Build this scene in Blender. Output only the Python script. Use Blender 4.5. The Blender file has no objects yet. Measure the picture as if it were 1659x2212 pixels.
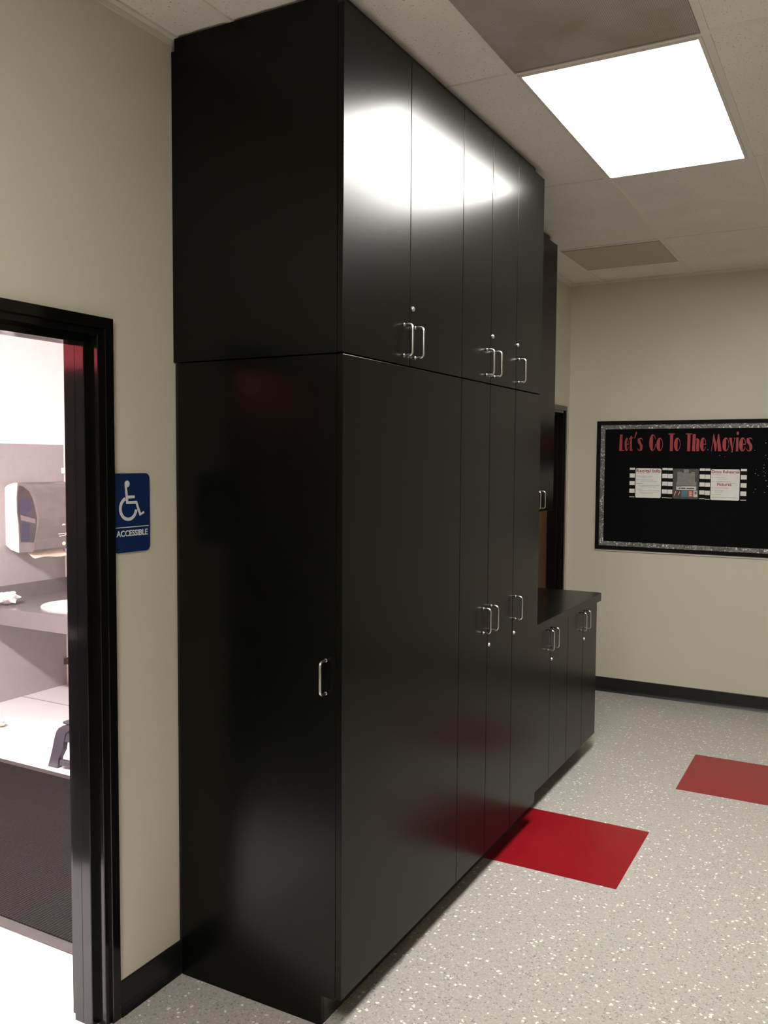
import bpy, bmesh, math, random
from mathutils import Vector, Matrix
random.seed(7)
PI = math.pi
COL = bpy.context.scene.collection
FT = 0.3048

# ------------------------------------------------------------------ helpers
def link(o):
    COL.objects.link(o)
    return o

ROOT = {}
def thing(name, label, cat, loc=(0, 0, 0), group=None):
    o = link(bpy.data.objects.new(name, None))
    o.empty_display_size = 0.05
    o.location = loc
    ROOT[o.name] = Vector(loc)
    o['label'] = label
    o['category'] = cat
    if group:
        o['group'] = group
    return o

def obj(name, bm, m, parent=None, label=None, smooth=False, loc=None):
    """bm is in world coordinates; links it as ONE mesh object"""
    bmesh.ops.recalc_face_normals(bm, faces=bm.faces[:])
    me = bpy.data.meshes.new(name)
    base = Vector((0, 0, 0))
    if parent is not None:
        base = ROOT[parent.name]
    elif loc is not None:
        base = Vector(loc)
    for v in bm.verts:
        v.co -= base
    bm.to_mesh(me)
    bm.free()
    if smooth:
        for p in me.polygons:
            p.use_smooth = True
    if isinstance(m, (list, tuple)):
        for x in m:
            me.materials.append(x)
    else:
        me.materials.append(m)
    o = link(bpy.data.objects.new(name, me))
    if parent is not None:
        o.parent = parent
    elif loc is not None:
        o.location = base
    ROOT[o.name] = base
    if label:
        o['label'] = label
    return o

def tag(o, label, cat, group=None):
    o['label'] = label
    o['category'] = cat
    if group:
        o['group'] = group
    return o

def struct(name, bm, m, label, cat, parent=None, smooth=False):
    o = obj(name, bm, m, parent, smooth=smooth)
    o['kind'] = 'structure'
    if parent is None:
        o['label'] = label
        o['category'] = cat
    return o

def B():
    return bmesh.new()

def box(bm, x0, x1, y0, y1, z0, z1, bev=0.0):
    ps = [(x, y, z) for z in (z0, z1) for y in (y0, y1) for x in (x0, x1)]
    vs = [bm.verts.new(p) for p in ps]
    fs = [bm.faces.new([vs[i] for i in q]) for q in
          ((0, 2, 3, 1), (4, 5, 7, 6), (0, 1, 5, 4), (2, 6, 7, 3), (0, 4, 6, 2), (1, 3, 7, 5))]
    if bev:
        es = list({e for f in fs for e in f.edges})
        bmesh.ops.bevel(bm, geom=es, offset=bev, segments=2, affect='EDGES', profile=0.5)
    return bm

def fr(axis, u, v, w, o=(0, 0, 0)):
    # 'X': plane facing +x (u along +y); 'Y': plane facing -y (u along +x); 'Z': horizontal
    if axis == 'X':
        return (o[0] + w, o[1] + u, o[2] + v)
    if axis == 'Y':
        return (o[0] + u, o[1] - w, o[2] + v)
    return (o[0] + u, o[1] + v, o[2] + w)

def prism(bm, pts, w0, w1, axis, o=(0, 0, 0)):
    a = [bm.verts.new(fr(axis, u, v, w0, o)) for u, v in pts]
    b = [bm.verts.new(fr(axis, u, v, w1, o)) for u, v in pts]
    n = len(pts)
    bm.faces.new(a[::-1])
    bm.faces.new(b)
    for i in range(n):
        j = (i + 1) % n
        bm.faces.new((a[i], a[j], b[j], b[i]))
    return bm

def rrect(u0, u1, v0, v1, r, n=6):
    pts = []
    for cu, cv, a0 in ((u1 - r, v0 + r, -90), (u1 - r, v1 - r, 0), (u0 + r, v1 - r, 90), (u0 + r, v0 + r, 180)):
        for k in range(n + 1):
            a = math.radians(a0 + 90 * k / n)
            pts.append((cu + r * math.cos(a), cv + r * math.sin(a)))
    return pts

def ell(cu, cv, ru, rv, n=28, a0=0, a1=360):
    full = abs(a1 - a0) >= 360
    m = n if full else n + 1
    return [(cu + ru * math.cos(math.radians(a0 + (a1 - a0) * k / n)),
             cv + rv * math.sin(math.radians(a0 + (a1 - a0) * k / n))) for k in range(m)]

def arc_band(cu, cv, ru, rv, t, a0, a1, n=20):
    out = ell(cu, cv, ru, rv, n, a0, a1)
    inn = ell(cu, cv, max(ru - t, 1e-4), max(rv - t, 1e-4), n, a0, a1)
    return out + inn[::-1]

def stroke(p, q, t):
    dx, dy = q[0] - p[0], q[1] - p[1]
    L = math.hypot(dx, dy)
    nx, ny = -dy / L * t / 2, dx / L * t / 2
    return [(p[0] + nx, p[1] + ny), (q[0] + nx, q[1] + ny), (q[0] - nx, q[1] - ny), (p[0] - nx, p[1] - ny)]

def tube(bm, pts, r, seg=12, cap=True):
    pts = [Vector(p) for p in pts]
    rings = []
    up = None
    for i, p in enumerate(pts):
        t = (pts[min(i + 1, len(pts) - 1)] - pts[max(i - 1, 0)]).normalized()
        if up is None:
            up = Vector((0, 0, 1)) if abs(t.z) < 0.9 else Vector((0, 1, 0))
            up = (up - t * up.dot(t)).normalized()
        else:
            up = (up - t * up.dot(t)).normalized()
        sd = t.cross(up)
        rings.append([bm.verts.new(p + (up * math.cos(2 * PI * k / seg) + sd * math.sin(2 * PI * k / seg)) * r)
                      for k in range(seg)])
    for a, b in zip(rings, rings[1:]):
        for k in range(seg):
            bm.faces.new((a[k], a[(k + 1) % seg], b[(k + 1) % seg], b[k]))
    if cap:
        bm.faces.new(rings[0][::-1])
        bm.faces.new(rings[-1])
    return bm

def cyl(bm, p, q, r, seg=20, r2=None):
    p, q = Vector(p), Vector(q)
    t = (q - p).normalized()
    up = Vector((0, 0, 1)) if abs(t.z) < 0.9 else Vector((0, 1, 0))
    up = (up - t * up.dot(t)).normalized()
    sd = t.cross(up)
    r2 = r if r2 is None else r2
    a = [bm.verts.new(p + (up * math.cos(2 * PI * k / seg) + sd * math.sin(2 * PI * k / seg)) * r) for k in range(seg)]
    b = [bm.verts.new(q + (up * math.cos(2 * PI * k / seg) + sd * math.sin(2 * PI * k / seg)) * r2) for k in range(seg)]
    for k in range(seg):
        bm.faces.new((a[k], a[(k + 1) % seg], b[(k + 1) % seg], b[k]))
    bm.faces.new(a[::-1])
    bm.faces.new(b)
    return bm

def text(bm, s, u0, u1, v0, v1, w0, w1, axis, o=(0, 0, 0), bold=0.0):
    """built-in font lettering fitted into the rectangle u0..u1, v0..v1"""
    cu = bpy.data.curves.new('lettering', 'FONT')
    cu.body = s
    cu.size = 1.0
    cu.offset = bold
    cu.extrude = 0.5
    cu.resolution_u = 3
    ob = link(bpy.data.objects.new('lettering', cu))
    dg = bpy.context.evaluated_depsgraph_get()
    me = bpy.data.meshes.new_from_object(ob.evaluated_get(dg))
    bpy.data.objects.remove(ob)
    xs = [v.co.x for v in me.vertices]
    ys = [v.co.y for v in me.vertices]
    x0, x1, y0, y1 = min(xs), max(xs), min(ys), max(ys)
    vs = []
    for v in me.vertices:
        u = u0 + (v.co.x - x0) / (x1 - x0) * (u1 - u0)
        vv = v0 + (v.co.y - y0) / (y1 - y0) * (v1 - v0)
        w = w0 + (v.co.z + 0.5) * (w1 - w0)
        vs.append(bm.verts.new(fr(axis, u, vv, w, o)))
    for p in me.polygons:
        try:
            bm.faces.new([vs[i] for i in p.vertices])
        except ValueError:
            pass
    bpy.data.meshes.remove(me)
    bpy.data.curves.remove(cu)
    return bm

# ------------------------------------------------------------------ materials
class N:
    def __init__(self, name):
        self.m = bpy.data.materials.new(name)
        self.m.use_nodes = True
        self.t = self.m.node_tree
        self.b = self.t.nodes['Principled BSDF']
        self.out = self.t.nodes['Material Output']
    def n(self, kind, **kw):
        x = self.t.nodes.new(kind)
        for k, v in kw.items():
            setattr(x, k, v)
        return x
    def l(self, a, b):
        self.t.links.new(a, b)
    def pos(self):
        return self.n('ShaderNodeNewGeometry').outputs['Position']
    def noise(self, scale, detail=3, rough=0.5, vec=None):
        x = self.n('ShaderNodeTexNoise')
        x.inputs['Scale'].default_value = scale
        x.inputs['Detail'].default_value = detail
        x.inputs['Roughness'].default_value = rough
        self.l(vec if vec is not None else self.pos(), x.inputs['Vector'])
        return x.outputs['Fac']
    def ramp(self, fac, stops, interp='LINEAR'):
        r = self.n('ShaderNodeValToRGB')
        r.color_ramp.interpolation = interp
        while len(r.color_ramp.elements) < len(stops):
            r.color_ramp.elements.new(0.5)
        for e, (p, c) in zip(r.color_ramp.elements, stops):
            e.position = p
            e.color = (*c, 1) if len(c) == 3 else c
        self.l(fac, r.inputs['Fac'])
        return r.outputs['Color']
    def mix(self, fac, a, b):
        x = self.n('ShaderNodeMix', data_type='RGBA')
        if isinstance(fac, (int, float)):
            x.inputs[0].default_value = fac
        else:
            self.l(fac, x.inputs[0])
        for v, i in ((a, 6), (b, 7)):
            if isinstance(v, tuple):
                x.inputs[i].default_value = (*v, 1)
            else:
                self.l(v, x.inputs[i])
        return x.outputs[2]
    def math(self, op, a, b=None):
        x = self.n('ShaderNodeMath', operation=op)
        for v, i in ((a, 0), (b, 1)):
            if v is None:
                continue
            if isinstance(v, (int, float)):
                x.inputs[i].default_value = v
            else:
                self.l(v, x.inputs[i])
        return x.outputs[0]
    def bump(self, h, strength, dist=0.002):
        x = self.n('ShaderNodeBump')
        x.inputs['Strength'].default_value = strength
        x.inputs['Distance'].default_value = dist
        self.l(h, x.inputs['Height'])
        self.l(x.outputs['Normal'], self.b.inputs['Normal'])

def pm(name, c, rough=0.5, metal=0.0, spec=0.5, var=0.06, vscale=30, bump=0, bscale=200, coat=0, emit=None, es=0):
    k = N(name)
    b = k.b
    b.inputs['Roughness'].default_value = rough
    b.inputs['Metallic'].default_value = metal
    b.inputs['Specular IOR Level'].default_value = spec
    b.inputs['Coat Weight'].default_value = coat
    f = k.noise(vscale)
    lo = tuple(x * (1 - var) for x in c)
    hi = tuple(min(1, x * (1 + var)) for x in c)
    k.l(k.ramp(f, [(0.3, lo), (0.7, hi)]), b.inputs['Base Color'])
    if bump:
        k.bump(k.noise(bscale, 2), bump, 0.001)
    if emit:
        b.inputs['Emission Color'].default_value = (*emit, 1)
        b.inputs['Emission Strength'].default_value = es
    return k.m

LAM = pm('black_laminate', (0.0020, 0.0023, 0.0017), 0.255, spec=0.165, var=0.1, vscale=60, bump=0.03, bscale=260)
DARK = pm('black_cabinet_edge', (0.006, 0.006, 0.006), 0.5, spec=0.3)
TOE = pm('black_rubber_toe', (0.012, 0.012, 0.012), 0.35, spec=0.5)
FRAME = pm('black_gloss_paint', (0.0035, 0.0035, 0.0035), 0.12, spec=0.5, bump=0.02, bscale=60)
RUBBER = pm('black_cove_rubber', (0.010, 0.010, 0.011), 0.38, spec=0.4)
STEEL = pm('brushed_nickel', (0.62, 0.61, 0.58), 0.28, metal=1.0, var=0.04)
WALL = pm('beige_wall_paint', (0.60, 0.565, 0.462), 0.42, spec=0.35, var=0.015, vscale=2.5, bump=0.06, bscale=140)
WHITEMETAL = pm('white_painted_metal', (0.72, 0.69, 0.63), 0.4, var=0.02)
TEE = pm('ceiling_tee_paint', (0.80, 0.765, 0.71), 0.45, var=0.02)
BROWN = pm('brown_wood_door_veneer', (0.125, 0.062, 0.028), 0.42, var=0.2, vscale=8)
GREYFRP = pm('grey_wall_panel', (0.30, 0.285, 0.288), 0.22, spec=0.5, var=0.03)
RWHITE = pm('white_restroom_paint', (0.80, 0.79, 0.77), 0.5, var=0.02)
RRED = pm('red_restroom_paint', (0.42, 0.035, 0.05), 0.5, var=0.03)
RFLOOR = pm('white_restroom_floor', (0.66, 0.65, 0.65), 0.14, spec=0.5, var=0.03, vscale=4)
CNT = pm('grey_restroom_laminate', (0.15, 0.138, 0.143), 0.20, var=0.12, vscale=140)
CERAM = pm('white_ceramic', (0.85, 0.85, 0.84), 0.08, var=0.01)
PAPERW = pm('white_paper', (0.80, 0.78, 0.75), 0.7, var=0.03)
PAPERC = pm('cream_paper', (0.76, 0.69, 0.56), 0.7, var=0.04)
BLUE = pm('blue_sign_plastic', (0.006, 0.022, 0.092), 0.4, var=0.05)
SIGNW = pm('white_sign_lettering', (0.62, 0.65, 0.66), 0.5, var=0.02)
DISPW = pm('white_dispenser_plastic', (0.85, 0.84, 0.83), 0.25, var=0.01)
SMOKE = pm('smoke_grey_plastic', (0.135, 0.118, 0.118), 0.13, spec=0.6, var=0.08, vscale=12)
SMOKED = pm('dark_smoke_plastic', (0.050, 0.045, 0.048), 0.15, var=0.1)
BLUEP = pm('blue_inner_spool', (0.030, 0.036, 0.060), 0.3, var=0.15, vscale=18)
STOOL = pm('grey_stool_plastic', (0.052, 0.048, 0.060), 0.35, var=0.06)
BORDER = pm('mat_rubber_border', (0.042, 0.037, 0.036), 0.5, var=0.08)
CARDB = pm('black_card', (0.004, 0.0035, 0.0035), 0.7, spec=0.15)
FELT = pm('black_board_fabric', (0.0035, 0.0037, 0.0045), 0.9, spec=0.1)
LETRED = pm('red_letter_card', (0.36, 0.030, 0.040), 0.55, var=0.05)
LETEDGE = LETRED
REDINK = pm('dark_red_ink', (0.33, 0.03, 0.025), 0.6)
GREYINK = pm('grey_print', (0.34, 0.32, 0.31), 0.7, var=0.1)
DARKINK = pm('black_print', (0.02, 0.02, 0.02), 0.7)
POSTER = pm('grey_poster_print', (0.065, 0.063, 0.062), 0.5, var=0.3, vscale=40)
TOWER = pm('grey_tower_print', (0.22, 0.21, 0.20), 0.5, var=0.15, vscale=60)
BANNER = pm('white_poster_print', (0.60, 0.58, 0.55), 0.5)
TEAL = pm('teal_print', (0.05, 0.19, 0.23), 0.5, var=0.15)
ORANGE = pm('orange_print', (0.55, 0.10, 0.035), 0.5, var=0.15)
MAROON = pm('maroon_print', (0.10, 0.025, 0.018), 0.5, var=0.2)
LBLUE = pm('pale_blue_print', (0.10, 0.20, 0.34), 0.5)
STALL = pm('black_stall_laminate', (0.005, 0.004, 0.004), 0.4)
SCUFF = pm('scuff_grey', (0.16, 0.14, 0.12), 0.8)
SPECK = pm('silver_fleck', (0.75, 0.75, 0.75), 0.3, metal=0.8)

# floor: grey sheet vinyl with white and dark chips
def floor_mat():
    k = N('speckled_grey_vinyl')
    p = k.pos()
    dn = k.n('ShaderNodeTexNoise')
    dn.inputs['Scale'].default_value = 90
    k.l(p, dn.inputs['Vector'])
    sub = k.n('ShaderNodeVectorMath', operation='SUBTRACT')
    k.l(dn.outputs['Color'], sub.inputs[0])
    sub.inputs[1].default_value = (.5, .5, .5)
    sc = k.n('ShaderNodeVectorMath', operation='SCALE')
    k.l(sub.outputs[0], sc.inputs[0])
    sc.inputs['Scale'].default_value = 0.014
    ad = k.n('ShaderNodeVectorMath', operation='ADD')
    k.l(p, ad.inputs[0])
    k.l(sc.outputs[0], ad.inputs[1])
    def chips(scale, thr, rad):
        v = k.n('ShaderNodeTexVoronoi')
        v.inputs['Scale'].default_value = scale
        k.l(ad.outputs[0], v.inputs['Vector'])
        s = k.n('ShaderNodeSeparateColor')
        k.l(v.outputs['Color'], s.inputs[0])
        a = k.math('GREATER_THAN', s.outputs[0], thr)
        b = k.math('LESS_THAN', v.outputs['Distance'], rad)
        return k.math('MULTIPLY', a, b)
    base = k.ramp(k.noise(95, 4, 0.7), [(0.34, (0.385, 0.362, 0.332)), (0.66, (0.525, 0.498, 0.458))])
    c = k.mix(chips(120, 0.80, 0.42), base, (0.27, 0.255, 0.235))
    c = k.mix(chips(150, 0.80, 0.42), c, (0.60, 0.575, 0.53))
    c = k.mix(chips(76, 0.885, 0.40), c, (0.90, 0.87, 0.80))
    k.l(c, k.b.inputs['Base Color'])
    k.b.inputs['Roughness'].default_value = 0.30
    k.b.inputs['Specular IOR Level'].default_value = 0.42
    k.bump(k.noise(60, 2), 0.03, 0.001)
    return k.m
FLOOR = floor_mat()

def red_tile():
    k = N('red_vinyl_tile')
    c = k.ramp(k.noise(7, 4), [(0.3, (0.245, 0.0045, 0.010)), (0.7, (0.285, 0.007, 0.014))])
    v = k.n('ShaderNodeTexVoronoi')
    v.inputs['Scale'].default_value = 60
    k.l(k.pos(), v.inputs['Vector'])
    s = k.n('ShaderNodeSeparateColor')
    k.l(v.outputs['Color'], s.inputs[0])
    f = k.math('MULTIPLY', k.math('GREATER_THAN', s.outputs[0], 0.985), k.math('LESS_THAN', v.outputs['Distance'], 0.12))
    c = k.mix(f, c, (0.6, 0.4, 0.38))
    k.l(c, k.b.inputs['Base Color'])
    k.b.inputs['Roughness'].default_value = 0.30
    k.b.inputs['Specular IOR Level'].default_value = 0.42
    return k.m
REDT = red_tile()

def ceiling_mat():
    k = N('acoustic_ceiling_tile')
    n1 = k.noise(130, 2, 0.6)
    pits = k.ramp(n1, [(0.30, (1, 1, 1)), (0.36, (0, 0, 0))])
    base = k.ramp(k.noise(5, 3), [(0.3, (0.80, 0.765, 0.72)), (0.7, (0.85, 0.81, 0.765))])
    c = k.mix(pits, base, (0.30, 0.265, 0.22))
    k.l(c, k.b.inputs['Base Color'])
    k.b.inputs['Roughness'].default_value = 0.85
    k.b.inputs['Specular IOR Level'].default_value = 0.2
    k.bump(k.noise(220, 3), 0.2, 0.002)
    return k.m
CEIL = ceiling_mat()

def perf_mat(name, base, hole, pitch, stain=None):
    k = N(name)
    s = k.n('ShaderNodeSeparateXYZ')
    k.l(k.pos(), s.inputs[0])
    f = []
    for i in (0, 1):
        a = k.math('MULTIPLY', s.outputs[i], 1 / pitch)
        a = k.math('FRACT', a)
        a = k.math('SUBTRACT', a, 0.5)
        f.append(k.math('MULTIPLY', a, a))
    d = k.math('ADD', f[0], f[1])
    h = k.math('LESS_THAN', d, 0.10)
    c = base
    if stain:
        c = k.mix(k.ramp(k.noise(3.2, 4, 0.6), [(0.42, (0, 0, 0)), (0.68, (1, 1, 1))]), base, stain)
    c = k.mix(h, c, hole)
    k.l(c, k.b.inputs['Base Color'])
    k.b.inputs['Roughness'].default_value = 0.5
    k.b.inputs['Metallic'].default_value = 0.0
    return k.m
PERF = perf_mat('perforated_return_panel', (0.46, 0.42, 0.385), (0.22, 0.195, 0.175), 0.0058, (0.31, 0.255, 0.175))
PERF2 = perf_mat('perforated_supply_panel', (0.60, 0.55, 0.42), (0.30, 0.27, 0.20), 0.0058)

def glitter_mat():
    k = N('silver_glitter_border')
    v = k.n('ShaderNodeTexVoronoi')
    v.inputs['Scale'].default_value = 130
    k.l(k.pos(), v.inputs['Vector'])
    s = k.n('ShaderNodeSeparateColor')
    k.l(v.outputs['Color'], s.inputs[0])
    c = k.ramp(s.outputs[0], [(0.0, (0.17, 0.17, 0.165)), (0.6, (0.29, 0.29, 0.28)), (0.84, (0.42, 0.42, 0.40)), (0.93, (1, 1, 0.98))], 'CONSTANT')
    big = k.ramp(k.noise(14, 2), [(0.4, (0.55, 0.55, 0.55)), (0.6, (1.0, 1.0, 1.0))])
    mx = k.n('ShaderNodeMix', data_type='RGBA', blend_type='MULTIPLY')
    mx.inputs[0].default_value = 1
    k.l(c, mx.inputs[6])
    k.l(big, mx.inputs[7])
    k.l(mx.outputs[2], k.b.inputs['Base Color'])
    k.b.inputs['Roughness'].default_value = 0.4
    return k.m
GLIT = glitter_mat()

def carpet_mat():
    k = N('dark_ribbed_carpet')
    s = k.n('ShaderNodeSeparateXYZ')
    k.l(k.pos(), s.inputs[0])
    w = k.math('SINE', k.math('MULTIPLY', k.math('ADD', s.outputs[0], k.math('MULTIPLY', k.noise(18), 0.010)), 2 * PI / 0.014))
    n1 = k.noise(160, 3, 0.7)
    f = k.math('ADD', k.math('MULTIPLY', w, 0.22), n1)
    c = k.ramp(f, [(0.2, (0.004, 0.0035, 0.0035)), (0.8, (0.020, 0.017, 0.0165))])
    k.l(c, k.b.inputs['Base Color'])
    k.b.inputs['Roughness'].default_value = 0.95
    k.b.inputs['Specular IOR Level'].default_value = 0.1
    k.bump(f, 0.7, 0.004)
    return k.m
CARPET = carpet_mat()

def lens_mat(name, col, s):
    k = N(name)
    k.b.inputs['Base Color'].default_value = (0.8, 0.8, 0.8, 1)
    k.b.inputs['Emission Color'].default_value = (*col, 1)
    k.b.inputs['Emission Strength'].default_value = s
    return k.m
LENS = lens_mat('lit_lens', (1.0, 0.985, 0.915), 44.0)
LENS2 = lens_mat('dimmer_lit_lens', (1.0, 0.985, 0.915), 33.0)
RLENS = lens_mat('lit_restroom_lens', (1.0, 0.92, 0.915), 430.0)

# ------------------------------------------------------------------ measures
HC = 2.948          # ceiling (underside of tees)
YB = 3.462          # far wall
XR, YN = 6.4, -5.6  # unseen walls
GX = 0.8325         # ceiling tee line
D = 0.62            # face of tall cabinet doors
Y0, YE = -0.726, 0.982
ZS = 1.9655         # seam between lower and upper cabinets
TH = 0.019
WX = -3.22          # restroom far wall
RH = 2.75           # restroom ceiling
RY0, RY1 = -2.7, 1.672
WT = 0.12

# ------------------------------------------------------------------ room shell
d1a, d1b = -1.985, -0.995      # rough opening of the restroom door (inside frame overlap)
d2a, d2b = 2.375, 3.36
DZ = 2.054
def wall_with_openings():
    bm = B()
    ys = [YN, d1a, d1b, d2a, d2b, YB]
    for i in range(5):
        z0 = DZ if i in (1, 3) else 0
        box(bm, -WT, 0, ys[i], ys[i + 1], z0, 3.0)
    bmesh.ops.remove_doubles(bm, verts=bm.verts[:], dist=1e-5)
    return bm
wl = struct('wall_left', wall_with_openings(), WALL, 'beige painted wall with the restroom doorway and cabinets', 'wall')
bm = B(); box(bm, -WT, XR, YB, YB + 0.12, 0, 3.0)
struct('wall_back', bm, WALL, 'beige wall at the far end behind the bulletin board', 'wall')
bm = B(); box(bm, XR, XR + 0.12, YN, YB, 0, 3.0)
struct('wall_right', bm, WALL, 'beige wall on the open side of the room', 'wall')
bm = B(); box(bm, -WT, XR, YN - 0.12, YN, 0, 3.0)
struct('wall_front', bm, WALL, 'beige wall behind the viewer', 'wall')
bm = B(); box(bm, -0.05, XR, YN, YB, -0.05, 0)
fl = struct('floor', bm, FLOOR, 'grey speckled vinyl floor with red square inlays', 'floor')
for x, y in ((0.502, 0.531), (1.114, 1.737), (1.72, -0.675), (1.72, 2.943 - 0.0)):
    if y > 2.9:
        continue
    bm = B(); box(bm, x, x + 0.607, y, y + 0.605, -0.002, 0.0006)
    o = obj('red_tile', bm, REDT, fl, 'bright red square floor tile')
    o['kind'] = 'structure'

# ceiling tiles + grid
bm = B()
TZ = HC + 0.006
box(bm, -WT, XR, YN, YB, TZ, 3.02)
ce = struct('ceiling', bm, CEIL, 'white speckled acoustic tile ceiling in a metal grid', 'ceiling')
bm = B()
xs = [GX + k * 2 * FT for k in range(-1, 10)]
for x in xs:
    box(bm, x - 0.012, x + 0.012, YN, YB, HC, TZ + 0.002)
yl = [k * 4 * FT for k in range(-4, 3)]
for y in yl:
    for a, b in zip([0] + xs, xs + [XR]):
        box(bm, a + (0.012 if a else 0), b - (0.012 if b < XR else 0), y - 0.012, y + 0.012, HC + 0.0006, TZ + 0.002)
for a, y in ((GX, -2 * FT), (GX - 2 * FT, 2.4384 + 2 * FT)):
    box(bm, a + 0.012, a + 2 * FT - 0.012, y - 0.012, y + 0.012, HC + 0.0006, TZ + 0.002)
struct('ceiling_grid', bm, TEE, '', '', parent=ce)
# wall angle
bm = B()
box(bm, 0, 0.022, YN, YB, HC - 0.001, TZ + 0.001); box(bm, 0, 0.002, YN, YB, HC - 0.020, HC)
box(bm, 0.022, XR, YB - 0.022, YB, HC - 0.001, TZ + 0.001); box(bm, 0.002, XR, YB - 0.002, YB, HC - 0.012, HC)
struct('trim_1', bm, WHITEMETAL, 'thin metal angle where walls meet ceiling', 'trim')
# baseboards
def cove(pts, axis_pts):
    pass
def base_run(bm, p, q, nrm, h=0.104):
    p, q, n = Vector(p), Vector(q), Vector(nrm)
    prof = [(0, 0), (0.016, 0), (0.010, 0.008), (0.0065, 0.018), (0.005, 0.03), (0.005, h - 0.003), (0.003, h), (0, h)]
    a = [bm.verts.new(p + n * u + Vector((0, 0, v))) for u, v in prof]
    b = [bm.verts.new(q + n * u + Vector((0, 0, v))) for u, v in prof]
    bm.faces.new(a); bm.faces.new(b[::-1])
    for i in range(len(prof)):
        j = (i + 1) % len(prof)
        bm.faces.new((a[i], b[i], b[j], a[j]))
bm = B()
base_run(bm, (0, -0.985, 0), (0, Y0 + 0.009, 0), (1, 0, 0))
base_run(bm, (0, 3.371, 0), (0, YB, 0), (1, 0, 0))
base_run(bm, (0, YN, 0), (0, -2.002, 0), (1, 0, 0))
struct('baseboard_left', bm, RUBBER, 'black rubber cove base along the doorway wall', 'baseboard')
bm = B(); base_run(bm, (0.016, YB, 0), (XR, YB, 0), (0, -1, 0))
struct('baseboard_back', bm, RUBBER, 'black rubber cove base below the bulletin board wall', 'baseboard')
bm = B(); base_run(bm, (XR, YN, 0), (XR, YB, 0), (-1, 0, 0))
struct('baseboard_right', bm, RUBBER, 'black rubber cove base on the open side', 'baseboard')

# hollow metal door frames (mitred sweep of one profile)
def door_frame(yL, yR, zT):
    prof = [(0.0, -WT - 0.012), (0.0, 0.012), (0.0012, 0.0135), (0.030, 0.0135), (0.032, 0.012), (0.032, 0.004), (0.050, 0.004), (0.052, 0.002),
            (0.052, -0.029), (0.071, -0.029), (0.073, -0.031), (0.073, -0.064), (0.0722, -0.0645), (0.0722, -0.0655), (0.073, -0.066), (0.073, -0.100), (0.052, -0.100), (0.052, -WT - 0.012)]
    bm = B()
    rings = []
    for kind in range(4):
        ring = []
        for u, x in prof:
            y = yR - u if kind < 2 else yL + u
            z = 0 if kind in (0, 3) else zT - u
            ring.append(bm.verts.new((x, y, z)))
        rings.append(ring)
    n = len(prof)
    for a, b in zip(rings, rings[1:]):
        for i in range(n):
            j = (i + 1) % n
            bm.faces.new((a[i], a[j], b[j], b[i]))
    bm.faces.new(rings[0]); bm.faces.new(rings[-1][::-1])
    return bm
d1 = struct('door_1', door_frame(-2.0, -0.986, 2.064), FRAME, 'black glossy metal frame of the open restroom doorway', 'door frame')
bm = B(); box(bm, -1.045, -0.140, -1.978, -1.934, 0.010, 2.028, 0.0015)
LEAF = Matrix.Translation((-0.14, -1.956, 0)) @ Matrix.Rotation(math.radians(-12), 4, 'Z') @ Matrix.Translation((0.14, 1.956, 0))
bm.transform(LEAF)
struct('door_leaf', bm, FRAME, '', '', parent=d1)['label'] = 'black door leaf swung open into the restroom'
bm = B()
cyl(bm, (-0.97, -1.934, 0.96), (-0.97, -1.924, 0.96), 0.028)
cyl(bm, (-0.97, -1.924, 0.96), (-0.97, -1.885, 0.96), 0.010)
tube(bm, [(-0.97, -1.89, 0.96), (-0.93, -1.885, 0.96), (-0.86, -1.885, 0.96)], 0.008)
bm.transform(LEAF)
struct('door_handle', bm, STEEL, '', '', parent=d1)
d2 = struct('door_2', door_frame(2.35, 3.371, 2.064), FRAME, 'black framed brown door beyond the counter', 'door')
bm = B(); box(bm, -0.144, -0.1005, 2.425, 3.296, 0.008, 1.99)
struct('door_leaf', bm, BROWN, '', '', parent=d2)['label'] = 'brown wooden door leaf'
bm = B()
cyl(bm, (-0.1005, 2.49, 0.95), (-0.088, 2.49, 0.95), 0.026)
cyl(bm, (-0.088, 2.49, 0.95), (-0.055, 2.49, 0.95), 0.010)
tube(bm, [(-0.06, 2.49, 0.95), (-0.055, 2.53, 0.95), (-0.055, 2.60, 0.95)], 0.008)
struct('door_handle', bm, STEEL, '', '', parent=d2)
# small marks on the doorway wall
bm = B(); prism(bm, ell(-0.648, 2.846, 0.011, 0.0035, 12), 0.0002, 0.001, 'X')
struct('scuff_mark', bm, SCUFF, '', '', parent=wl)

# ------------------------------------------------------------------ cabinets
def handle(door, face, y, zc, axis='X', x=0.0):
    """bent wire pull: axis X projects to +x from face; axis Y projects to -y from face"""
    pr, hh, r = 0.030, 0.048, 0.012
    pts = [(0, hh)]
    pts.append((pr - r, hh))
    for k in range(1, 6):
        a = PI / 2 * k / 6
        pts.append((pr - r + r * math.sin(a), hh - r + r * math.cos(a)))
    pts.append((pr, hh - r))
    full = pts + [(p, -h) for p, h in pts[::-1]]
    if axis == 'X':
        P = [(face + p, y, zc + h) for p, h in full]
    else:
        P = [(x, face - p, zc + h) for p, h in full]
    bm = tube(B(), P, 0.0040, 12)
    for s in (1, -1):
        if axis == 'X':
            cyl(bm, (face, y, zc + s * hh), (face + 0.0015, y, zc + s * hh), 0.0055, 14)
        else:
            cyl(bm, (x, face, zc + s * hh), (x, face - 0.0015, zc + s * hh), 0.0055, 14)
    return obj('handle', bm, STEEL, door, smooth=True)

def lock(door, face, y, z):
    bm = cyl(B(), (face, y, z), (face + 0.003, y, z), 0.0082, 20, 0.0074)
    cyl(bm, (face + 0.003, y, z), (face + 0.005, y, z), 0.0055, 20, 0.0050)
    lk = obj('lock', bm, STEEL, door)
    bm = B(); box(bm, face + 0.0049, face + 0.0054, y - 0.0008, y + 0.0008, z - 0.004, z + 0.004)
    return lk

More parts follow.
